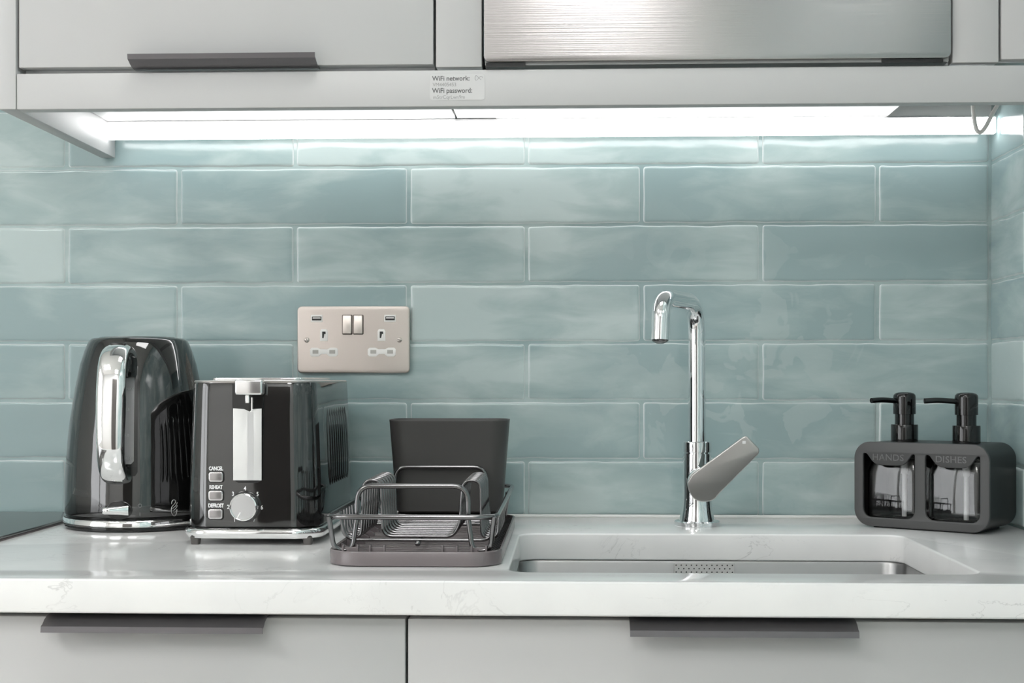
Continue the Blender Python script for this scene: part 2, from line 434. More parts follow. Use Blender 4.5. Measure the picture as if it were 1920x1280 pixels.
for i, (x, y, es_) in enumerate(CEILING_PANELS):
    t = thing('unseen_ceiling_light', ['square ceiling light panel nearest the worktop', 'added ceiling fill panel towards the left wall', 'added ceiling fill panel in front of the dark door'][i], 'light', (x, y, 2.4), group='flat light panels on the ceiling')
    bm = crv([rrect(-0.31, 0.31, -0.31, 0.31, 0.01), rrect(-0.29, 0.29, -0.29, 0.29, 0.004)], 0.014, 0.002)
    put(bm, Matrix.Translation((0, 0, -0.0075))); obj('frame', bm, M_alu, t)
    obj('diffuser', box(-0.29, 0.29, -0.29, 0.29, -0.008, -0.003), mat('ceiling_panel_diffuser', (0.9, 0.9, 0.9), 0.5, emit=(1, 0.995, 0.985), es=es_), t)

# ------------------------------------------------------------------ worktop with sink cut-out
SX0, SX1, SY0, SY1 = -0.0555, 0.381, -0.537, -0.203
bm = crv([rrect(-1.75, XR - 0.001, -0.598, -0.0030, 0.0008, 1), rrect(SX0, SX1, SY0, SY1, 0.022, 8)], 0.031, 0.0022, 3)
put(bm, Matrix.Translation((0, 0, ZC - 0.0155)))
o = obj('worktop', bm, M_quartz, None, 40)
tag(o, 'long white quartz worktop with faint grey veins and a sink cut-out', 'worktop')
o = struct('trim_1', sweep(bmesh.new(), [(-1.75, -0.0062, ZC + 0.0012), (XR - 0.004, -0.0062, ZC + 0.0012)], circ(0.0025, 8)), M_sil, 60)
# sink bowl
t = thing('sink', 'stainless steel undermount sink bowl below the worktop cut-out', 'sink', ((SX0 + SX1) / 2, (SY0 + SY1) / 2, ZC - 0.031))
hw, hd = (SX1 - SX0) / 2, (SY1 - SY0) / 2
def ring(dx, z, r, off=0): return [Vector((x, y, z)) for x, y in rrect(-hw + dx, hw - dx, -hd + dx, hd - dx, r, 8)]
bm = bmesh.new()
loft(bm, [ring(-0.02, -0.0005, 0.03), ring(-0.002, -0.0005, 0.022), ring(-0.001, -0.003, 0.022), ring(0.004, -0.14, 0.024), ring(0.010, -0.165, 0.03), ring(0.03, -0.176, 0.03), ring(0.12, -0.180, 0.02)], capb=False, capt=True)
obj('bowl', bm, M_sink, t, 50)
holes = []
pw, ph = 0.0345, 0.026
for r_ in range(13):
    for c_ in range(23):
        if (r_ + c_) % 2: continue
        cx = -pw + 0.0022 + c_ * (2 * pw - 0.0044) / 22; cy = -ph + 0.0022 + r_ * (2 * ph - 0.0044) / 12
        holes.append([(cx + 0.0009 * math.cos(2 * PI * k / 8), cy + 0.0009 * math.sin(2 * PI * k / 8)) for k in range(8)])
bm = crv([rrect(-pw, pw, -ph, ph, 0.001, 2)] + holes, 0.0008)
front(bm, 0.157 - (SX0 + SX1) / 2, hd - 0.0035, -0.0285); 
obj('overflow_plate', bm, mat('overflow_steel', (0.62, 0.62, 0.61), 0.35, 0.25), t)
obj('overflow_box', box(0.157 - 0.0345 - (SX0 + SX1) / 2, 0.157 + 0.0345 - (SX0 + SX1) / 2, hd - 0.0024, hd - 0.0016, -0.054, -0.003), M_dark, t)
bm = bmesh.new(); lathe(bm, [(0.045, -0.1795), (0.045, -0.177), (0.040, -0.176), (0.036, -0.178), (0.01, -0.1785)], 32); obj('drain', bm, M_chrome, t, 40)

# ------------------------------------------------------------------ base cabinets
def handle_bm(width, pts, th=0.0022):
    """thin folded sheet profile: pts are (y,z) centre line"""
    P = [Vector((0, y, z)) for y, z in pts]; n = len(P); A = []; B = []
    for i in range(n):
        d = (P[min(i + 1, n - 1)] - P[max(i - 1, 0)]).normalized(); nn = Vector((0, -d.z, d.y)) * th / 2
        A.append(P[i] + nn); B.append(P[i] - nn)
    sec = A + list(reversed(B)); bm = bmesh.new()
    r0 = [bm.verts.new(p + Vector((-width / 2, 0, 0))) for p in sec]; r1 = [bm.verts.new(p + Vector((width / 2, 0, 0))) for p in sec]
    m = len(sec)
    for k in range(m): bm.faces.new((r0[k], r0[(k + 1) % m], r1[(k + 1) % m], r1[k]))
    for k in range(n - 1):
        bm.faces.new((r0[k + 1], r0[k], r0[m - 1 - k], r0[m - 2 - k])); bm.faces.new((r1[k], r1[k + 1], r1[m - 2 - k], r1[m - 1 - k]))
    bmesh.ops.recalc_face_normals(bm, faces=bm.faces); return bm
def low_handle(w): return handle_bm(w, [(0.012, -0.0010), (0.000, -0.0010), (-0.006, -0.0018), (-0.012, -0.004), (-0.017, -0.0075), (-0.0205, -0.0085), (-0.0212, -0.0135)], 0.0020)
def base_unit(x0, x1, hx, label, sink=False):
    t = thing('base_cabinet', label, 'cabinet', (x0, 0, 0), group='grey base cabinets under the worktop'); W = x1 - x0
    bm = bmesh.new(); top = ZC - 0.033 if not sink else ZC - 0.24
    bx(bm, 0.001, 0.019, -0.556, -0.01, 0.12, ZC - 0.033); bx(bm, W - 0.019, W - 0.001, -0.556, -0.01, 0.12, ZC - 0.033)
    bx(bm, 0.019, W - 0.019, -0.556, -0.01, 0.12, 0.138); bx(bm, 0.019, W - 0.019, -0.022, -0.01, 0.12, ZC - 0.26)
    bx(bm, 0.019, W - 0.019, -0.556, -0.545, ZC - 0.09, ZC - 0.033)
    obj('carcass', bm, M_carc, t)
    d = obj('door', box(0.0012, W - 0.0012, -0.578, -0.559, 0.122, ZC - 0.037, 0.0012), M_cab, t, 40)
    if hx is not None:
        h = obj('handle', low_handle(0.2), M_handle, d, 35); h.location = (hx - x0, -0.5785, ZC - 0.0345)
    obj('plinth', box(0, W, -0.53, -0.514, 0.0, 0.118), M_cab, t)
base_unit(-0.5985, -0.1453, -0.3715, 'grey base cabinet with bar handle below the kettle and toaster')
base_unit(-0.1453, 0.4547, 0.1547, 'wide grey base cabinet with bar handle below the sink', True)
base_unit(-1.1985, -0.5985, None, 'plain grey base cabinet below the black hob')
base_unit(-1.7485, -1.1985, -1.47, 'leftmost grey base cabinet past the hob')
o = obj('cabinet_filler', box(0.4562, XR - 0.001, -0.578, -0.559, 0.0, ZC - 0.034, 0.001), M_cab, None, 40)
tag(o, 'narrow grey filler panel between the sink cabinet and the right wall', 'panel')

# ------------------------------------------------------------------ wall units
WF = -0.342                                    # front plane of the wall units
def up_handle(w): return handle_bm(w, [(0.010, -0.0012), (0.001, -0.0012), (-0.005, -0.0004), (-0.011, 0.0012), (-0.016, 0.0036), (-0.0195, 0.0046), (-0.0205, 0.0095)], 0.0022)
def wall_unit(x0, x1, hx, label):
    t = thing('wall_cabinet', label, 'cabinet', (x0, 0, ZC + 0.511)); W = x1 - x0
    bm = bmesh.new()
    if hx is None: bx(bm, 0.001, W - 0.001, WF + 0.02, -0.008, 0.11, 0.7)
    else: bx(bm, 0.0015, W - 0.0015, WF + 0.02, -0.008, 0, 0.018, 0.0005); bx(bm, 0.0015, 0.019, WF + 0.02, -0.008, 0.018, 0.7); bx(bm, W - 0.019, W - 0.0015, WF + 0.02, -0.008, 0.018, 0.7); bx(bm, 0.0015, W - 0.0015, WF + 0.02, -0.008, 0.7, 0.718); bx(bm, 0.019, W - 0.019, -0.016, -0.008, 0.018, 0.7)
    obj('carcass', bm, M_carc, t)
    d = obj('door', box(0.0015, W - 0.0015, WF, WF + 0.018, 0.0035, 0.716, 0.0012), M_cab, t, 40)
    if hx is not None:
        h = obj('handle', up_handle(0.2), M_handle, d, 35); h.location = (hx - x0, WF - 0.0005, 0.0032)
wall_unit(-0.5937, -0.1420, -0.367, 'grey wall cabinet with a bar handle above the kettle')
wall_unit(0.4533, XR - 0.002, None, 'narrow grey wall cabinet at the right wall')
for x0, x1, lb in ((-0.1408, -0.0918, 'narrow grey filler post left of the steel hood'), (0.4040, 0.4520, 'narrow grey filler post right of the steel hood')):
    bm = bmesh.new(); bx(bm, x0, x1, WF, WF + 0.018, ZC + 0.5115, ZC + 1.22, 0.0008)
    if x0 < 0: bx(bm, x0, x1, WF + 0.018, -0.008, ZC + 0.5112, ZC + 0.529)
    o = obj('filler_post', bm, M_cab, None, 40); tag(o, lb, 'panel')
o = obj('end_panel', box(-0.6135, -0.5950, WF - 0.001, -0.005, ZC + 0.4697, ZC + 1.24, 0.0008), mat('end_panel_paint', (0.52, 0.52, 0.518), 0.42), None, 40)
tag(o, 'tall white end panel on the left side of the wall cabinets', 'panel')
o = obj('pelmet', box(-0.5945, XR - 0.002, WF, WF + 0.018, ZC + 0.4695, ZC + 0.5082, 0.0010), M_cab, None, 40)
tag(o, 'long grey pelmet board along the bottom of the wall cabinets', 'pelmet')
# extractor hood
t = thing('extractor_hood', 'brushed stainless steel integrated extractor hood between two filler posts', 'extractor hood', (-0.0902, 0, ZC + 0.511))
W = 0.4918
pl = crv([rrect(0.001, W - 0.0005, 0.0045, 0.34, 0.006, 5)], 0.004, 0.0008)
front(pl, 0, WF - 0.004, 0); obj('front_panel', pl, M_hood, t, 40)
bm = bmesh.new(); bx(bm, 0.002, W - 0.002, WF + 0.004, -0.01, 0.0015, 0.008); bx(bm, 0.002, W - 0.002, WF - 0.001, WF + 0.006, 0.0015, 0.34); bx(bm, 0.002, W - 0.002, WF + 0.006, -0.01, 0.008, 0.34)
obj('casing', bm, mat('hood_casing_grey', (0.30, 0.30, 0.295), 0.5, 0.3), t)
obj('underside_panel', box(-0.0012, W + 0.0005, WF + 0.019, -0.012, -0.0005, 0.0015), M_carc, t)
obj('slide_rail', box(0.003, 0.045, WF - 0.003, WF - 0.0012, -0.0006, 0.004), M_dark, t)
obj('slide_rail', box(W - 0.072, W - 0.008, WF - 0.003, WF - 0.0012, 0.0006, 0.004), M_dark, t)
# grey recess at the right under the last cabinet
wc = bpy.data.objects['wall_cabinet.001']
o = obj('backing_board', box(0.4030, XR - 0.001, -0.0075, -0.0052, ZC + 0.5115, ZC + 0.62), M_recess)
tag(o, 'grey backing board in the gap above the right end of the light strip', 'board')
# LED strip
t = thing('led_strip', 'glowing white light strip along the wall under the cabinets', 'light strip', (-0.593, 0, ZC + 0.4895))
LW = XR - 0.006 + 0.593
obj('diffuser', box(0.0, LW, -0.044, -0.033, -0.0012, 0.0185, 0.001), M_led, t, 40)
bm = bmesh.new(); bx(bm, 0.0, LW, -0.045, -0.0310, 0.0186, 0.0210, 0.0003); bx(bm, 0.0, LW, -0.0328, -0.0310, 0.0045, 0.0188)
obj('housing', bm, M_alu, t)
# white flex hanging by the right wall
cp = [(0.492, -0.100, ZC + 0.540), (0.4935, -0.100, ZC + 0.508), (0.4965, -0.100, ZC + 0.4855), (0.5020, -0.100, ZC + 0.4795), (0.5085, -0.100, ZC + 0.4865), (0.517, -0.098, ZC + 0.502), (0.529, -0.095, ZC + 0.523), (0.534, -0.09, ZC + 0.540)]
def smooth_pts(P, k=6):
    P = [Vector(p) for p in P]; out = []
    for i in range(len(P) - 1):
        p0 = P[max(i - 1, 0)]; p1 = P[i]; p2 = P[i + 1]; p3 = P[min(i + 2, len(P) - 1)]
        for q in range(k):
            u = q / k
            out.append(0.5 * ((2 * p1) + (p2 - p0) * u + (2 * p0 - 5 * p1 + 4 * p2 - p3) * u * u + (-p0 + 3 * p1 - 3 * p2 + p3) * u ** 3))
    out.append(P[-1]); return out
bm = tube(bmesh.new(), smooth_pts(cp), 0.0026, 10)
o = obj('power_cable', bm, M_white, None, 60); tag(o, 'looped white cable hanging below the cabinets at the right wall', 'cable')

# sticker
t = thing('sticker', 'small white printed sticker on the grey pelmet', 'sticker', (-0.1472, WF - 0.0003, ZC + 0.4762))
pl = crv([rrect(0, 0.0588, 0, 0.0276, 0.003, 5)], 0.0002); front(pl, 0, 0, 0); obj('label_paper', pl, M_label, t)
def line(s, size, x, z, m, bold=0.0, sx=1.0):
    b = text(s, size, 0.00004, bold, sx=sx); front(b, x, -0.0002, z); return obj('printed_text', b, m, t)
line('WiFi network:', 0.0073, 0.0025, 0.0206, M_ink, 0.00012, 0.93)
line('VM4405453', 0.0056, 0.0030, 0.0145, M_ink2, 0.0, 0.93)
line('WiFi password:', 0.0073, 0.0025, 0.0076, M_ink, 0.00012, 0.93)
line('m5trCqrLwn9m', 0.0056, 0.0034, 0.0012, M_ink2, 0.0, 0.93)
pts = []
for k in range(60):
    a = 2 * PI * k / 60
    if a > 5.5: continue
    r_ = 0.0024 + (0.0008 if math.cos(a) < 0 else 0)
    pts.append((0.0522 + 0.0040 * math.cos(a), -0.0003, 0.0232 + (0.0026 if math.cos(a) < 0 else 0.0018) * math.sin(2 * a) * (1 if math.cos(a) < 0 else 1)))
obj('infinity_mark', tube(bmesh.new(), pts, 0.00016, 6), M_ink2, t)

# ------------------------------------------------------------------ wall socket
t = thing('wall_socket', 'double wall socket in brushed nickel with two rocker switches', 'socket', (-0.2797, -0.0032, ZC + 0.2305))
pl = crv([rrect(-0.0737, 0.0737, -0.0437, 0.0437, 0.006, 6)], 0.0055, 0.0015, 3); front(pl, 0, -0.0022, 0); obj('faceplate', pl, M_socket, t, 40)
YF = -0.0050
k_ = 0.1474 / 210.0                           # metres per measured plate pixel
def loc2(px, py): return ((px - 664.5) * k_, (637.0 - py) * k_ * 0.995)
def ins(name, outl, depth, m, y=YF, par=None, bev=0.0002):
    b = crv([outl], depth, bev); front(b, 0, y, 0); return obj(name, b, m, par or t, 40)
for sx_ in (-1, 1):
    cx, cz = loc2(664.5 + sx_ * 68.5, 597.5)
    u = ins('usb_port', [(cx + a, cz + b) for a, b in rrect(-0.0077, 0.0077, -0.0047, 0.0047, 0.0008, 2)], 0.0012, M_white)
    ins('usb_slot', [(cx + a, cz + b) for a, b in rrect(-0.0062, 0.0062, -0.0025, 0.0025, 0.0003, 1)], 0.0012, M_dark, YF - 0.0003, u, 0.0)
    ins('usb_tongue', [(cx + a, cz + b + 0.0007) for a, b in rrect(-0.0052, 0.0052, -0.0008, 0.0008, 0.0001, 1)], 0.0012, M_white, YF - 0.0005, u, 0.0)
    # earth
    cx, cz = loc2(609.5 if sx_ < 0 else 717, 628)
    e = ins('earth_pin_hole', [(cx - 0.0050, cz - 0.0080), (cx + 0.0050, cz - 0.0080), (cx + 0.0050, cz + 0.0050), (cx + 0.0034, cz + 0.0074), (cx - 0.0034, cz + 0.0074), (cx - 0.0050, cz + 0.0050)], 0.0012, M_white)
    ins('slot', [(cx + a, cz + b) for a, b in rrect(-0.0022, 0.0022, -0.0042, 0.0042, 0.0002, 1)], 0.0012, M_dark, YF - 0.0003, e, 0.0)
    ins('shutter', [(cx - 0.0002, cz - 0.0042), (cx + 0.0022, cz - 0.0042), (cx + 0.0022, cz + 0.0008), (cx + 0.0008, cz + 0.0012)], 0.0012, M_white, YF - 0.0005, e, 0.0)
    # live and neutral: dumbbell insert
    cx, cz = loc2(609.5 if sx_ < 0 else 717.5, 660)
    oc = [(-0.0182, -0.0035), (-0.0160, -0.0060), (-0.0075, -0.0060), (-0.0035, -0.0028), (0.0035, -0.0028), (0.0075, -0.0060), (0.0160, -0.0060), (0.0182, -0.0035), (0.0182, 0.0035), (0.0160, 0.0056), (0.0085, 0.0056), (0.0045, 0.0036), (-0.0045, 0.0036), (-0.0085, 0.0056), (-0.0160, 0.0056), (-0.0182, 0.0035)]
    q = ins('live_neutral_insert', [(cx + a, cz + b) for a, b in oc], 0.0012, M_white)
    for s2 in (-1, 1):
        ins('slot', [(cx + s2 * 0.0110 + a, cz + 0.0002 + b) for a, b in rrect(-0.0038, 0.0038, -0.0024, 0.0024, 0.0003, 1)], 0.0012, mat('slot_shutter_grey', (0.45, 0.43, 0.40), 0.4), YF - 0.0003, q, 0.0)
    # rocker
    cx, cz = loc2(664.5 + sx_ * 10.3 - 1.0, 609)
    g = ins('switch_recess', [(cx + a, cz + b) for a, b in rrect(-0.0068, 0.0068, -0.0130, 0.0128, 0.0012, 3)], 0.0008, mat('switch_gap_shadow', (0.10, 0.08, 0.07), 0.6), YF + 0.0002, None, 0.0)
    bm = bmesh.new(); bx(bm, -0.0058, 0.0058, -0.0042, 0.0, -0.0122, 0.0122, 0.0009, 3)
    for vv in bm.verts:
        if vv.co.y < -0.002: vv.co.y += 0.0022 * (vv.co.z / 0.0122) - 0.0006 if vv.co.z > -0.0095 else 0.0012
    put(bm, Matrix.Translation((cx, YF, cz))); obj('rocker_switch', bm, M_rocker, t, 35)
    # screw
    cx, cz = loc2(664.5 + sx_ * 86.5 - 0.5, 637.5)
    bm = bmesh.new(); lathe(bm, [(0.0034, 0), (0.0034, 0.0006), (0.0024, 0.0013), (0.0008, 0.0016)], 20, (cx, YF, cz), FRONT); s_ = obj('screw', bm, M_rocker, t, 40)
    b = box(-0.0028, 0.0028, -0.0019, -0.0008, -0.00035, 0.00035); put(b, Matrix.Translation((cx, YF, cz)) @ Matrix.Rotation(1.2 if sx_ < 0 else 0.2, 4, 'Y')); obj('screw_slot', b, M_dark, s_)

# ------------------------------------------------------------------ hob
t = thing('hob', 'black glass hob set into the worktop left of the kettle', 'hob', (-0.915, -0.30, ZC))
pl = crv([rrect(-0.289, 0.289, -0.258, 0.289, 0.003, 3)], 0.004, 0.001); put(pl, Matrix.Translation((0, 0, 0.0032))); obj('glass_top', pl, M_hob, t, 40)
pl = crv([rrect(-0.2905, 0.2905, -0.2595, 0.2905, 0.004, 3)], 0.0014, 0.0003); put(pl, Matrix.Translation((0, 0, 0.0008))); obj('edge_frame', pl, mat('hob_edge_frame', (0.16, 0.13, 0.13), 0.4, 0.6), t)

# ------------------------------------------------------------------ kettle
KR = math.radians(2.2)
t = thing('kettle', 'tall black gloss kettle with chrome handle beside the hob', 'kettle', (-0.5249, -0.132, ZC), rotz=0.0)
body = [(0.0855, 0.0165), (0.0868, 0.0185), (0.0872, 0.024), (0.0872, 0.032), (0.0868, 0.055), (0.0855, 0.080), (0.0835, 0.105), (0.0808, 0.130), (0.0775, 0.152), (0.0735, 0.175), (0.0690, 0.197), (0.0640, 0.213), (0.0605, 0.2215), (0.0585, 0.2255), (0.0560, 0.2278), (0.0530, 0.2285), (0.0515, 0.2275), (0.050, 0.2278), (0.046, 0.2300), (0.020, 0.2310), (0.004, 0.2311)]
bm = bmesh.new(); b2 = bmesh.new()
SEG = 96
rings = []
for r, z in body:
    rg = []
    for k in range(SEG):
        a = 2 * PI * k / SEG
        f = 1 + 0.004 * math.cos(3 * a + 1) * min(1, max(0, (z - 0.03) / 0.08))
        rg.append(Vector((r * f * math.cos(a), r * f * math.sin(a), z)))
    rings.append(rg)
loft(bm, rings)
kb = obj('body', bm, M_black, t, 35)
bm = bmesh.new(); lathe(bm, [(0.0835, 0.0), (0.0865, 0.0015), (0.0872, 0.004), (0.0866, 0.0055), (0.0880, 0.0062), (0.0886, 0.0075)], 96); obj('foot_ring', bm, M_blk2, t, 40)
bm = bmesh.new(); lathe(bm, [(0.0880, 0.0055), (0.0889, 0.0062), (0.0890, 0.0125), (0.0882, 0.0136), (0.0868, 0.0138)], 96); obj('base_band', bm, M_chrome2, t, 40)
bm = bmesh.new(); lathe(bm, [(0.0878, 0.0132), (0.0880, 0.0150), (0.0866, 0.0156), (0.0850, 0.0158), (0.0850, 0.0175)], 96); obj('power_base', bm, M_blk2, t, 40)
# handle in the plane at azimuth KR to the right of -Y
R = Matrix.Rotation(KR, 4, 'Z')
def rad(r, z, lat=0.0): return R @ Vector((lat, -r, z))
hp = smooth_pts([rad(0.060, 0.2045), rad(0.076, 0.2115), rad(0.094, 0.2125), rad(0.110, 0.205), rad(0.1185, 0.188), rad(0.1225, 0.160), rad(0.1245, 0.125), rad(0.1235, 0.098), rad(0.1175, 0.077), rad(0.1065, 0.0665), rad(0.094, 0.064), rad(0.084, 0.0665)], 5)
def rsec(a, b, n=20, e=2.8, cut=None):
    o = []
    for k in range(n):
        th = 2 * PI * k / n; c_, s_ = math.cos(th), math.sin(th)
        o.append((a * math.copysign(abs(c_) ** (2 / e), c_), b * math.copysign(abs(s_) ** (2 / e), s_)))
    return o
side = R @ Vector((1, 0, 0))
scl = []
for i in range(len(hp)):
    u = i / (len(hp) - 1); scl.append((1.0, 1.0 - 0.16 * abs(u - 0.45) * 2 + 0.05))
bm = bmesh.new(); sweep(bm, hp, rsec(0.0068, 0.0158, 28, 2.5), up=side, scales=scl)
obj('handle', bm, M_chrome2, t, 50)
ip = [p + (R @ Vector((0, 1, 0))) * 0.0065 for p in hp]
ctr = rad(0.09, 0.14)
ip = [p + (ctr - p).normalized() * 0.0065 for p in hp]
bm = bmesh.new(); sweep(bm, ip, rsec(0.0060, 0.0150, 24, 3.5), up=side, scales=scl)
obj('handle_grip', bm, M_blk2, t, 50)
bm = bmesh.new(); bx(bm, -0.0135, 0.0165, -0.018, 0.018, -0.014, 0.013, 0.006, 4); put(bm, Matrix.Translation(rad(0.083, 0.194)) @ R); obj('handle_mount', bm, M_blk2, t, 40)
# top thumb button
bm = bmesh.new(); bx(bm, -0.009, 0.009, -0.004, 0.004, -0.002, 0.002, 0.0016, 3); put(bm, Matrix.Translation(rad(0.090, 0.2195)) @ R); obj('lid_button', bm, M_blk2, t, 40)
# gauge window hugging the body
def body_r(z):
    for (r0, z0), (r1, z1) in zip(body, body[1:]):
        if z0 <= z <= z1: return r0 + (r1 - r0) * (z - z0) / (z1 - z0 + 1e-9)
    return 0.06
def patch(az0, az1, z0, z1, off, rz=10, ra=8, rc=0.003):
    bm = bmesh.new(); G = []
    for i in range(rz + 1):
        z = z0 + (z1 - z0) * i / rz; row = []
        edge = min(z - z0, z1 - z); shr = rc - math.sqrt(max(0, rc * rc - (rc - min(edge, rc)) ** 2))
        for k in range(ra + 1):
            r = body_r(z) + off
            a = az0 + (az1 - az0) * k / ra
            mid = (az0 + az1) / 2; a = mid + (a - mid) * (1 - shr / (abs(az1 - az0) / 2 * r))
            row.append(bm.verts.new((r * math.sin(a), -r * math.cos(a), z)))
        G.append(row)
    for i in range(rz):
        for k in range(ra): bm.faces.new((G[i][k], G[i][k + 1], G[i + 1][k + 1], G[i + 1][k]))
    ret = bmesh.ops.extrude_face_region(bm, geom=list(bm.faces))
    for e in ret['geom']:
        if isinstance(e, bmesh.types.BMVert):
            s = 1 - (off + 0.002) / math.hypot(e.co.x, e.co.y); e.co.x *= s; e.co.y *= s
    bmesh.ops.recalc_face_normals(bm, faces=bm.faces); return bm
obj('gauge_surround', patch(KR - 0.21, KR + 0.24, 0.066, 0.198, 0.0008, 30), M_blk2, t, 30)
gw = obj('water_gauge', patch(KR - 0.15, KR + 0.19, 0.080, 0.184, 0.0014, 30), M_gauge, t, 30)
for zz, s_ in ((0.166, 'MAX'), (0.142, '1.5'), (0.112, '1.0'), (0.085, 'MIN')):
    b = text(s_, 0.0045, 0.0001); r = body_r(zz) + 0.0016; a = KR + 0.09
    put(b, Matrix.Translation((r * math.sin(a - 0.03), -r * math.cos(a - 0.03), zz)) @ Matrix.Rotation(a, 4, 'Z') @ FRONT)
    obj('gauge_mark', b, mat('gauge_print', (0.42, 0.42, 0.42), 0.5), gw)
# switch
r = 0.0868
bm = bmesh.new(); lathe(bm, [(0.0150, -0.001), (0.0150, 0.0012), (0.0128, 0.0018), (0.004, 0.0012)], 36)
for vv in bm.verts: vv.co.y *= 0.72
put(bm, Matrix.Translation((r * math.sin(KR), -r * math.cos(KR), 0.0265)) @ Matrix.Rotation(KR, 4, 'Z') @ FRONT); obj('switch_surround', bm, M_blk2, t, 40)
bm = bmesh.new()
secs = [(-0.0165, 0.004, 0.0035, 0.010), (-0.0145, 0.0048, 0.0055, 0.0105), (-0.008, 0.0052, 0.0065, 0.0085), (0.000, 0.0058, 0.006, 0.0055), (0.008, 0.0068, 0.0045, 0.0035), (0.0115, 0.0070, 0.003, 0.003)]
rr = []
for x, h, d, cy in secs:
    rr.append([Vector((x, -cy + d * math.sin(q) * 0.5, h * math.cos(q) * 0.85)) for q in [2 * PI * k / 16 for k in range(16)]])
loft(bm, rr); put(bm, Matrix.Translation((r * math.sin(KR), -r * math.cos(KR), 0.0265)) @ Matrix.Rotation(KR, 4, 'Z')); obj('switch_lever', bm, M_chrome2, t, 50)
for az, zz, kind in ((KR + 0.27, 0.0315, 'o'), (KR - 0.27, 0.0315, 'o'), (KR + 0.27, 0.0215, 'i')):
    b = bmesh.new()
    if kind == 'o': tube(b, [(0.0020 * math.cos(2 * PI * k / 20), 0.0020 * math.sin(2 * PI * k / 20), 0) for k in range(20)], 0.0003, 6, True)
    else: bx(b, -0.0003, 0.0003, -0.002, 0.002, -0.0002, 0.0002)
    put(b, Matrix.Translation((0.0874 * math.sin(az), -0.0874 * math.cos(az), zz)) @ Matrix.Rotation(az, 4, 'Z') @ FRONT); obj('switch_mark', b, mat('dim_print', (0.2, 0.2, 0.2), 0.5), t)
# emblem: outlined bird
EM = [[(-0.0028, 0.0035), (-0.0024, 0.0062), (-0.0010, 0.0080), (0.0010, 0.0082), (0.0022, 0.0066), (0.0018, 0.0045), (0.0000, 0.0025), (-0.0022, 0.0005), (-0.0032, -0.0025), (-0.0030, -0.0060), (-0.0016, -0.0092), (0.0006, -0.0106), (0.0026, -0.0094), (0.0038, -0.0060), (0.0042, -0.0032)],
      [(0.0044, 0.0050), (0.0034, 0.0022), (0.0010, 0.0000), (-0.0012, -0.0016), (-0.0014, -0.0024)], [(0.0046, 0.0014), (0.0034, -0.0010), (0.0008, -0.0034), (-0.0008, -0.0044)], [(0.0042, -0.0030), (0.0028, -0.0052), (0.0006, -0.0066), (-0.0002, -0.0058)]]
b = bmesh.new()
for e in EM: tube(b, smooth_pts([(x, y, 0) for x, y in e], 4), 0.00045, 6)
az = math.radians(44); put(b, Matrix.Translation((0.0874 * math.sin(az), -0.0874 * math.cos(az), 0.0285)) @ Matrix.Rotation(az, 4, 'Z') @ FRONT)
obj('emblem', b, mat('emblem_silver', (0.55, 0.55, 0.55), 0.3, 0.8), t, 60)

# ------------------------------------------------------------------ toaster
t = thing('toaster', 'black gloss toaster with chrome base and lever between kettle and dish rack', 'toaster', (-0.3425, -0.2, ZC))
FY, BY = -0.135, 0.135                        # local front / back
def rr3(hx, y0, y1, z, r, seg=8): return [Vector((x, y, z)) for x, y in rrect(-hx, hx, y0, y1, r, seg)]
bm = bmesh.new()
loft(bm, [rr3(0.0700, FY + 0.004, BY - 0.004, 0.0165, 0.030), rr3(0.0725, FY, BY, 0.0200, 0.031), rr3(0.0725, FY, BY, 0.055, 0.031), rr3(0.0708, FY + 0.0005, BY - 0.0005, 0.110, 0.030), rr3(0.0684, FY + 0.0015, BY - 0.0015, 0.160, 0.028), rr3(0.0676, FY + 0.002, BY - 0.002, 0.1735, 0.027), rr3(0.0668, FY + 0.0028, BY - 0.0028, 0.1758, 0.0265), rr3(0.0650, FY + 0.0045, BY - 0.0045, 0.1768, 0.0255)])
obj('body', bm, M_black, t, 32)
bm = bmesh.new()
loft(bm, [rr3(0.0670, FY + 0.0025, BY - 0.0025, 0.1750, 0.0268), rr3(0.0672, FY + 0.0022, BY - 0.0022, 0.1766, 0.0268), rr3(0.0660, FY + 0.0036, BY - 0.0036, 0.1775, 0.0262)])
obj('top_plate', bm, M_chromes, t, 35)
bm = bmesh.new()
for y_ in (0,):
    pl = crv([rrect(-0.0500, 0.0500, -0.095, 0.110, 0.008, 5), rrect(-0.036, -0.008, -0.082, 0.098, 0.004, 4), rrect(0.008, 0.036, -0.082, 0.098, 0.004, 4)], 0.0035, 0.0010)
    put(pl, Matrix.Translation((-0.002, 0, 0.1788))); 
obj('slot_bezel', pl, M_chrome2, t, 40)
for sx_ in (-1, 1): obj('bread_slot', box(-0.002 + sx_ * 0.022 - 0.0145, -0.002 + sx_ * 0.022 + 0.0145, -0.0825, 0.0985, 0.1765, 0.1779), M_dark, t)
bm = bmesh.new()
loft(bm, [rr3(0.0715, FY + 0.002, BY - 0.002, 0.0070, 0.030), rr3(0.0745, FY - 0.0015, BY + 0.0015, 0.0074, 0.031), rr3(0.0752, FY - 0.0025, BY + 0.0025, 0.0092, 0.032), rr3(0.0764, FY - 0.0040, BY + 0.004, 0.0105, 0.033), rr3(0.0768, FY - 0.0044, BY + 0.0044, 0.0130, 0.033), rr3(0.0764, FY - 0.0040, BY + 0.004, 0.0158, 0.033), rr3(0.0752, FY - 0.0028, BY + 0.0028, 0.0172, 0.032), rr3(0.0728, FY - 0.0006, BY + 0.0006, 0.0180, 0.031)])
obj('chrome_base', bm, M_chrome2, t, 45)
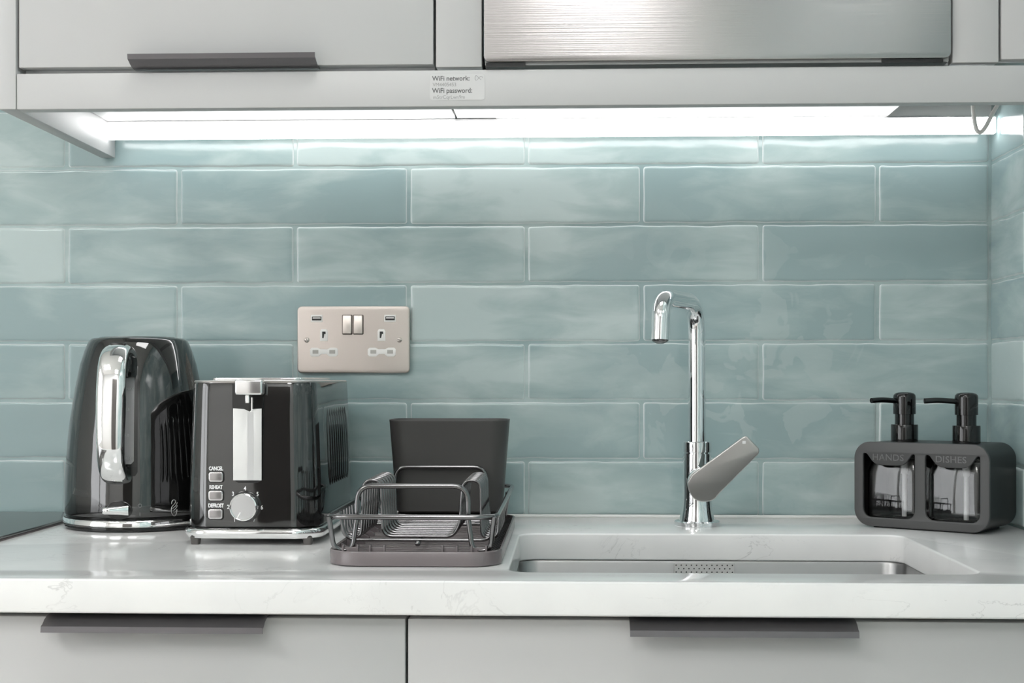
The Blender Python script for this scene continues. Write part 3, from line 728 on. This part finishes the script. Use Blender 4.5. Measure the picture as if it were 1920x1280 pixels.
for sx_ in (-1, 1):
    for yy in (FY + 0.010, BY - 0.020):
        b = bmesh.new(); loft(b, [rr3(0.0042, -0.005, 0.005, 0, 0.002, 3), rr3(0.0052, -0.006, 0.006, 0.0085, 0.0022, 3)]); put(b, Matrix.Translation((sx_ * 0.0612, yy, 0))); obj('foot', b, mat('grey_rubber', (0.09, 0.085, 0.08), 0.6), t, 40)
# side ribs: raised vertical flutes on both side faces
for sx_ in (1, -1):
    b = bmesh.new()
    for k in range(9):
        yy = -0.046 + k * 0.0155
        P = [(0.0719, 0.056, 0.0), (0.0722, 0.060, 0.55), (0.0722, 0.068, 0.9), (0.0720, 0.085, 1), (0.0712, 0.110, 1), (0.0702, 0.128, 0.95), (0.0697, 0.136, 0.75), (0.0694, 0.143, 0.4), (0.0692, 0.147, 0.0)]
        rg = []
        for x, z, s in P:
            s = max(s, 0.05); rg.append([Vector((sx_ * (x - 0.0005 + 0.0028 * s * max(0, math.sin(q))), yy + 0.0062 * s * math.cos(q), z)) for q in [PI * j / 8 for j in range(9)]])
        b2 = bmesh.new(); loft(b2, rg); merge(b, b2)
    obj('side_ribs', b, M_black, t, 40)
# front controls ; pixel -> local on the front face plane
def tl(px, py, yl=-0.335):
    Y = 1.858 + yl; tt = (px - 960) / 2673.0; c_, s_ = math.cos(YAW), math.sin(YAW)
    X = Y * (tt * c_ - s_) / (c_ + tt * s_); d = -X * s_ + Y * c_
    return X + 0.3425, 0.178 + (712 - py) * d / 2673.0
def ff(z): return FY + (0 if z < 0.055 else 0.0005 * (z - 0.055) / 0.055 if z < 0.11 else 0.0005 + 0.001 * (z - 0.11) / 0.05)
x0, z0 = tl(437, 905); x1, z1 = tl(493, 741)
pl = crv([[(x0 - 0.0008, z1), (x0 - 0.0008, z0 + 0.004), (x0 + 0.006, z0), (x1 - 0.006, z0), (x1 + 0.0008, z0 + 0.004), (x1 + 0.0008, 0.174), (x0 - 0.0008, 0.174)]], 0.0012, 0.0003); front(pl, 0, FY - 0.0002, 0); lc = obj('lever_channel', pl, M_blk2, t, 40)
xa, za = tl(437.5, 900); xb, zb = tl(491, 766)
b = bmesh.new()
xm = xa + (xb - xa) * 0.52
f1 = [(xa, za), (xm, za), (xm, zb - 0.0022), (xa, zb + 0.0005)]; pl = crv([[(xa, za), (xb, za), (xb, zb + 0.0002), (xb - 0.009, zb - 0.0003), (xm + 0.002, zb - 0.0030), (xm, zb - 0.0022), (xm - 0.004, zb - 0.0004), (xa, zb + 0.0005)]], 0.0012, 0.0003)
front(pl, 0, FY - 0.0012, 0); obj('channel_plate', pl, M_slotplate, lc, 40)
obj('channel_groove', box(xm - 0.0005, xm + 0.0060, FY - 0.0020, FY - 0.0015, za + 0.001, zb - 0.0035), mat('groove_grey', (0.60, 0.60, 0.60), 0.3, 0.3), lc)
lx0, lz1 = tl(440, 711, -0.35); lx1, lz0 = tl(492, 740, -0.35)
lv = obj('lever', box(lx0, lx1, FY - 0.016, FY - 0.002, lz0, lz1, 0.0022, 4), mat('satin_lever', (0.78, 0.77, 0.77), 0.14, 0.9), t, 40)
xl, zl = tl(466, 745); obj('lever_stem', box(xl - 0.002, xl + 0.0025, FY - 0.008, FY, zl - 0.006, zl + 0.003, 0.0008), M_chrome2, t)
xl, zl = tl(474, 757); obj('lever_post', box(xl - 0.0006, xl + 0.0006, FY - 0.005, FY, zl - 0.007, zl + 0.007), M_chrome2, t)
for py, s_ in ((893.5, 'CANCEL'), (928.5, 'REHEAT'), (963, 'DEFROST')):
    cx, cz = tl(405.5 - (py - 893) * 0.012, py)
    cx2 = cx
    r_ = obj('button', (lambda q: front(q, cx, FY - 0.0012, cz))(crv([rrect(-0.0078, 0.0078, -0.0054, 0.0054, 0.0026, 5)], 0.0036, 0.0010, 3)), M_btnrim, t, 40)
    r_['label'] = 'rounded grey push button marked ' + s_.lower()
    obj('button_face', (lambda q: front(q, cx, FY - 0.0030, cz))(crv([rrect(-0.0062, 0.0062, -0.0038, 0.0038, 0.0016, 4)], 0.0004, 0.0001)), M_button, r_, 40)
    obj('button_surround', (lambda q: front(q, cx, FY + 0.0003, cz))(crv([rrect(-0.0088, 0.0088, -0.0064, 0.0064, 0.0034, 5)], 0.0016)), M_dark, r_)
    b = text(s_, 0.0057, 0.00008, 0.00022, 'CENTER', 0.70); xx, zz = tl(405, py - 12.3); front(b, xx, FY - 0.0004, zz); obj('printed_text', b, M_print, t)
dx, dz = tl(459, 949)
M_dial = mat('dial_face', (0.70, 0.71, 0.72), 0.16, 0.95)
b = bmesh.new(); lathe(b, [(0.0168, -0.001), (0.0168, 0.0012), (0.0160, 0.0016)], 48, (dx + 0.0010, FY, dz), FRONT); obj('dial_surround', b, M_blk2, t, 40)
b = bmesh.new(); lathe(b, [(0.0152, 0.001), (0.0150, 0.0105), (0.0146, 0.0122), (0.0138, 0.0128), (0.0130, 0.0122), (0.0128, 0.0118)], 48, (dx + 0.0008, FY, dz), FRONT); dl = obj('dial', b, M_chrome2, t, 35)
b = bmesh.new(); lathe(b, [(0.0129, 0.0110), (0.0129, 0.0120)], 48, (dx + 0.0008, FY, dz), FRONT); obj('dial_face', b, M_dial, dl)
b = box(-0.0006, 0.0006, -0.0126, -0.0119, -0.0128, -0.0060, 0.0003); put(b, Matrix.Translation((dx + 0.0008, FY, dz)) @ Matrix.Rotation(math.radians(28), 4, 'Y')); obj('dial_pointer', b, M_print, dl)
for s_, px, py in (('1', 440, 974), ('2', 428, 950), ('3', 437, 925.5), ('4', 459.5, 915.5), ('5', 483, 926), ('6', 491, 951), ('7', 477, 974)):
    b = text(s_, 0.0062, 0.00008, 0.0001, 'CENTER', 0.85); xx, zz = tl(px, py + 3.5); front(b, xx, FY - 0.0004, zz); obj('dial_number', b, M_print, t)

# ------------------------------------------------------------------ drip tray
TX0, TX1, TY0, TY1 = -0.2315, -0.0635, -0.508, -0.116
tcx, tcy = (TX0 + TX1) / 2, (TY0 + TY1) / 2; tw, td = (TX1 - TX0) / 2, (TY1 - TY0) / 2
t = thing('drip_tray', 'taupe plastic drip tray under the wire dish rack', 'tray', (tcx, tcy, ZC))
def tr(d, z, r): return [Vector((x, y, z)) for x, y in rrect(-tw + d, tw - d, -td + d, td - d, r, 10)]
bm = bmesh.new()
loft(bm, [tr(0.003, 0.0, 0.030), tr(0.0005, 0.001, 0.032), tr(0, 0.0135, 0.033), tr(0.0006, 0.0145, 0.033), tr(0.0022, 0.0145, 0.031), tr(0.0030, 0.0138, 0.030), tr(0.0040, 0.0035, 0.029), tr(0.010, 0.0030, 0.026)], capb=True, capt=True)
obj('pan', bm, M_tray, t, 40)
b = bmesh.new()
for k in range(24): bx(b, -tw + 0.012, tw - 0.012, -td + 0.022 + k * 0.015, -td + 0.022 + k * 0.015 + 0.006, 0.0022, 0.0046, 0.0008)
obj('floor_ribs', b, M_tray, t, 40)
for sx_ in (-1, 1):
    for k in range(17):
        if sx_ < 0 and k % 2: continue
        y = -td + 0.035 + k * 0.0195; q = bmesh.new()
        X = [sx_ * (tw - 0.0035), sx_ * (tw - 0.017), sx_ * (tw - 0.015), sx_ * (tw - 0.0035)]; Z = [0.0030, 0.0030, 0.0075, 0.0138]
        loft(q, [[Vector((xx, y, zz)) for xx, zz in zip(X, Z)], [Vector((xx, y + 0.0065, zz)) for xx, zz in zip(X, Z)]])
        obj('gusset', q, M_dark if sx_ > 0 else M_tray, t)  # right-hand gussets near-black: the shade between them is put into their colour
for cx in (-0.062, -0.036, 0.034, 0.062):
    b = bmesh.new(); y = -td + 0.014
    bx(b, cx - 0.008, cx - 0.0060, y, y + 0.008, 0.003, 0.0190, 0.0006); bx(b, cx + 0.0060, cx + 0.008, y, y + 0.008, 0.003, 0.0190, 0.0006); bx(b, cx - 0.0065, cx + 0.0065, y + 0.003, y + 0.006, 0.003, 0.0170, 0.0005)
    obj('wire_clip', b, M_tray, t, 40)

# ------------------------------------------------------------------ dish rack
t = thing('dish_rack', 'dark chrome wire dish rack standing in the taupe tray', 'dish rack', (-0.1500, -0.296, ZC))
RX, RY0, RY1, RZ = 0.0815, -0.206, 0.206, 0.047
bm = tube(bmesh.new(), [(x, y, RZ) for x, y in rrect(-RX, RX, RY0, RY1, 0.022, 8)], 0.0026, 12, True)
obj('rim', bm, M_gun, t, 60)
def wire(name, pts, r, fr, n=10):
    o = obj(name, tube(bmesh.new(), fillet(pts, fr, 6), r, n), M_gun, t, 60); return o
for y in (-0.194, 0.108):
    yb = y + (0.004 if y < 0 else 0); 
    wire('support_arch', [(-0.0795, y - 0.006, RZ), (-0.0755, y, 0.0140), (-0.0580, y + 0.002, 0.0136), (-0.0540, y + 0.003, 0.045), (-0.0535, y + 0.004, 0.0755), (0.0535, y + 0.004, 0.0755), (0.0540, y + 0.003, 0.045), (0.0580, y + 0.002, 0.0136), (0.0755, y, 0.0140), (0.0795, y - 0.006, RZ)], 0.0025, [0.0, 0.011, 0.008, 0.0, 0.015, 0.015, 0.0, 0.008, 0.011, 0.0])
wire('floor_wire', [(-0.0800, -0.138, RZ), (-0.0725, -0.138, 0.0175), (0.0725, -0.138, 0.0175), (0.0800, -0.138, RZ)], 0.0017, 0.010)
for k in range(7):
    y = -0.118 + k * 0.0183
    wire('plate_wire', [(-0.0805, y, RZ), (-0.0790, y, 0.0180), (-0.0600, y, 0.0180), (-0.0580, y, 0.0760), (-0.0400, y, 0.0760), (-0.0380, y, 0.0190), (0.0330, y, 0.0190), (0.0400, y, 0.0300), (0.0435, y, 0.0760), (0.0615, y, 0.0760), (0.0625, y, 0.0180), (0.0790, y, 0.0180), (0.0805, y, RZ)], 0.0017, [0, 0.010, 0.007, 0.009, 0.009, 0.010, 0.008, 0.006, 0.009, 0.009, 0.007, 0.010, 0])
for k in range(9):
    y = 0.020 + k * 0.0185
    if abs(y - 0.108) < 0.006: continue
    wire('floor_wire', [(-0.0805, y, RZ), (-0.0740, y, 0.0175), (0.0740, y, 0.0175), (0.0805, y, RZ)], 0.0017, 0.010)
b = tube(bmesh.new(), [(0, -0.142, 0.0145), (0, 0.198, 0.0145)], 0.0019, 10); 
q = bmesh.new(); bmesh.ops.create_icosphere(q, subdivisions=2, radius=0.0030); put(q, Matrix.Translation((0.0, -0.143, 0.0145))); merge(b, q)
obj('centre_rod', b, M_gun, t, 60)

# cutlery cup
t = thing('cutlery_cup', 'tall charcoal plastic cutlery cup in the back of the dish rack', 'cutlery holder', (-0.1420, -0.143, ZC + 0.0205))
def cr(hx, hy, z, r): return [Vector((x, y, z)) for x, y in rrect(-hx, hx, -hy, hy, r, 8)]
bm = bmesh.new()
loft(bm, [cr(0.0605, 0.030, 0.0, 0.016), cr(0.0630, 0.0325, 0.002, 0.018), cr(0.0712, 0.0378, 0.108, 0.021), cr(0.0715, 0.0380, 0.1095, 0.021), cr(0.0712, 0.0377, 0.1103, 0.021), cr(0.0698, 0.0363, 0.1103, 0.020), cr(0.0692, 0.0357, 0.109, 0.019), cr(0.0610, 0.0305, 0.004, 0.016)])
obj('cup', bm, M_cup, t, 40)

# ------------------------------------------------------------------ tap
t = thing('tap', 'chrome swan-neck kitchen tap with flat side lever behind the sink', 'tap', (0.1575, -0.107, ZC))
bm = bmesh.new(); lathe(bm, [(0.0270, 0.0), (0.0275, 0.0006), (0.0275, 0.0052), (0.0262, 0.0064), (0.0200, 0.0066)], 48); obj('flange', bm, M_chrome, t, 35)
bm = bmesh.new(); lathe(bm, [(0.0215, 0.006), (0.0212, 0.009), (0.0195, 0.016), (0.0182, 0.024), (0.0177, 0.032), (0.0176, 0.088)], 48); obj('body', bm, M_chrome, t, 35)
bm = bmesh.new(); lathe(bm, [(0.0158, 0.0878), (0.0158, 0.0898), (0.0176, 0.0901), (0.0176, 0.1022), (0.0170, 0.1030), (0.0110, 0.1032)], 48); obj('swivel_ring', bm, M_chrome, t, 35)
ex, ey = 0.1065 - 0.1575, -0.225 + 0.107
sp = fillet([(0, 0, 0.101), (0, 0, 0.272), (ex, ey, 0.272), (ex * 1.03, ey * 1.03, 0.2235)], [0, 0.038, 0.036, 0], 14)
bm = tube(bmesh.new(), sp, 0.01065, 28); obj('spout', bm, M_chrome, t, 50)
bm = bmesh.new(); lathe(bm, [(0.0040, -0.0032), (0.0070, -0.0016), (0.0092, -0.0004), (0.0100, 0.002)], 24, (ex * 1.03, ey * 1.03, 0.2225)); obj('aerator', bm, mat('aerator_grey', (0.25, 0.25, 0.25), 0.25, 0.9), t, 50)
# cartridge boss and lever plate facing the room
def fl(px, py, yl=-0.152):
    Y = 1.858 + yl; tt = (px - 960) / 2673.0; c_, s_ = math.cos(YAW), math.sin(YAW)
    X = Y * (tt * c_ - s_) / (c_ + tt * s_); d = -X * s_ + Y * c_
    return X - 0.1575, 0.178 + (712 - py) * d / 2673.0
bx0, bz0 = fl(1319, 905, -0.13)
b = bmesh.new(); lathe(b, [(0.0168, 0.000), (0.0172, 0.018), (0.0184, 0.026), (0.0188, 0.031), (0.0180, 0.0345)], 40, (bx0 - 0.0018, -0.004, bz0 + 0.0010), FRONT); obj('cartridge_cap', b, M_chrome, t, 35)
lp0 = [fl(x, y) for x, y in ((1290, 904), (1291, 916), (1296, 928), (1303, 936), (1313, 940.5), (1325, 941), (1335, 938.5), (1343, 933), (1352, 922), (1421, 850), (1423, 845), (1422.5, 839), (1401, 817.5), (1397, 816), (1391, 818.5), (1308, 882), (1298, 890), (1292, 897))]
lp = [(q.x, q.y) for q in smooth_pts([Vector((a, b, 0)) for a, b in lp0[-2:] + lp0[:10]], 4)][8:] + lp0[10:-2]
lp = lp[:-1] + [lp0[-3], lp0[-2]]
pl = crv([lp], 0.0055, 0.0014, 3)
cz_ = bz0
M_lev = Matrix.Translation((bx0, -0.0405, cz_)) @ Matrix.Rotation(math.radians(4), 4, 'X') @ Matrix.Rotation(math.radians(-6), 4, 'Z') @ FRONT @ Matrix.Translation((-bx0, -cz_, 0))
put(pl, M_lev)
obj('lever', pl, M_chromes, t, 40)
qx, qz = fl(1395, 828)
b = crv([rrect(qx - 0.0022, qx + 0.0018, qz - 0.0014, qz + 0.0020, 0.0005, 2)], 0.0006); put(b, M_lev @ Matrix.Translation((0, 0, 0.0029))); obj('lever_mark', b, M_print, t)

# ------------------------------------------------------------------ soap caddy and its two pump bottles
CA = -math.atan2(0.0762, 0.106)
t = thing('soap_caddy', 'dark grey twin soap caddy with two windows marked HANDS and DISHES', 'soap caddy', (0.4152, -0.1567, ZC), rotz=CA)
HW = 0.0828; CH = 0.1035; CL = 0.094; RC = 0.020
def arc_pts(pts, r): return [(p.x, p.y) for p in fillet([Vector((a, b, 0)) for a, b in pts], r, 5, True)]
wins = []
for s_ in (-1, 1):
    c0 = s_ * 0.0390
    W0, W1 = c0 - 0.0325, c0 + 0.0325
    pts = [(W0, 0.0125), (W1, 0.0125), (W1, 0.0895), (W1 - 0.0035, 0.0895), (W1 - 0.0130, 0.0755), (W0 + 0.0150, 0.0755), (W0 + 0.0045, 0.0895), (W0, 0.0895)]
    wins.append(arc_pts(pts, [0.012, 0.012, 0.003, 0.002, 0.008, 0.008, 0.002, 0.003]))
pl = crv([rrect(-HW, HW, 0.0018, CH, RC, 10)] + wins, 0.0045, 0.0010, 2); front(pl, 0, 0.00225, 0); obj('front_plate', pl, M_caddy, t, 40)
o_r = rrect(-HW + 0.0006, HW - 0.0006, 0.0024, CH - 0.0006, RC - 0.0006, 10); i_r = rrect(-HW + 0.0028, HW - 0.0028, 0.0046, CH - 0.0028, RC - 0.0024, 10)
bm = bmesh.new(); n = len(o_r)
R_ = []
for pts, y in ((o_r, 0.0046), (o_r, CL - 0.0015), (i_r, CL - 0.0015), (i_r, 0.0046)):
    R_.append([bm.verts.new((x, y, z)) for x, z in pts])
for A, B in ((0, 1), (1, 2), (2, 3), (3, 0)):
    for k in range(n): bm.faces.new((R_[A][k], R_[A][(k + 1) % n], R_[B][(k + 1) % n], R_[B][k]))
bmesh.ops.recalc_face_normals(bm, faces=bm.faces)
obj('sleeve', bm, M_sleeve, t, 40)
pl = crv([rrect(-HW + 0.0028, HW - 0.0028, 0.0046, CH - 0.0028, RC - 0.0024, 10)], 0.002); front(pl, 0, CL - 0.003, 0); obj('back_plate', pl, M_sleeve, t)
obj('base_foot', box(-HW + 0.022, HW - 0.018, 0.006, CL - 0.008, 0.0, 0.0030, 0.0008), M_sleeve, t)
for s_, wd in ((-1, 'HANDS'), (1, 'DISHES')):
    b = text(wd, 0.0108, 0.00035, 0.0, 'CENTER', 1.06, 1.05); front(b, s_ * 0.0385 - 0.001, -0.0002, 0.0815); obj('embossed_word', b, M_emb, t)
cm = Matrix.Translation((0.4152, -0.1567, 0)) @ Matrix.Rotation(CA, 4, 'Z')
for s_, spa, lb in ((-1, math.radians(28), 'black pump bottle in the HANDS side of the soap caddy'), (1, math.radians(6), 'black pump bottle in the DISHES side of the soap caddy')):
    base = cm @ Vector((s_ * 0.0385, 0.047, 0))
    q = thing('soap_bottle', lb, 'soap dispenser', (base.x, base.y, ZC + 0.0052), rotz=CA, group='pump bottles in the soap caddy')
    def rb(h, hy, z, r): return [Vector((x, y, z)) for x, y in rrect(-h, h, -hy, hy, r, 5)]
    bm = bmesh.new()
    loft(bm, [rb(0.031, 0.035, 0.0, 0.006), rb(0.034, 0.038, 0.003, 0.009), rb(0.034, 0.038, 0.062, 0.009), rb(0.030, 0.034, 0.078, 0.012), rb(0.016, 0.016, 0.088, 0.0155), rb(0.0135, 0.0135, 0.0945, 0.013)])
    bi = bmesh.new()
    loft(bi, [rb(0.029, 0.033, 0.0035, 0.006), rb(0.0325, 0.0365, 0.0055, 0.008), rb(0.0325, 0.0365, 0.061, 0.008), rb(0.0285, 0.0325, 0.0765, 0.011), rb(0.0145, 0.0145, 0.0866, 0.0140), rb(0.012, 0.012, 0.094, 0.0115)])
    for f in bi.faces: f.normal_flip()
    merge(bm, bi)
    obj('bottle', bm, M_glassb, q, 40)
    b = bmesh.new(); lathe(b, [(0.0030, 0.006), (0.0030, 0.058), (0.0042, 0.0585), (0.0048, 0.072), (0.0072, 0.080), (0.0075, 0.092)], 20); obj('dip_tube', b, M_tube, q, 40)
    b = bmesh.new(); lathe(b, [(0.0160, 0.0945), (0.0162, 0.0960), (0.0162, 0.1175), (0.0158, 0.1185), (0.0118, 0.1186)], 40); obj('collar', b, M_pump, q, 40)
    b = bmesh.new(); lathe(b, [(0.0115, 0.118), (0.0115, 0.134)], 36); obj('neck', b, M_pump, q, 40)
    b = bmesh.new(); lathe(b, [(0.0128, 0.131), (0.0135, 0.1313), (0.0135, 0.152), (0.0130, 0.1545), (0.0112, 0.1565), (0.0070, 0.1577), (0.002, 0.158)], 40); hd_ = obj('pump_head', b, M_pump, q, 40)
    aw = PI + spa - CA * 1.0
    d = Vector((math.cos(aw), math.sin(aw), 0))
    sp = fillet([d * 0.008 + Vector((0, 0, 0.1470)), d * 0.036 + Vector((0, 0, 0.1488)), d * 0.0510 + Vector((0, 0, 0.1478))], 0.012, 5)
    b = tube(bmesh.new(), sp, 0.0033, 14); obj('spout', b, M_pump, hd_, 50)
    b = tube(bmesh.new(), [d * 0.0506 + Vector((0, 0, 0.14785)), d * 0.0514 + Vector((0, 0, 0.14778))], 0.0021, 12); obj('nozzle_hole', b, M_dark, hd_, 50)
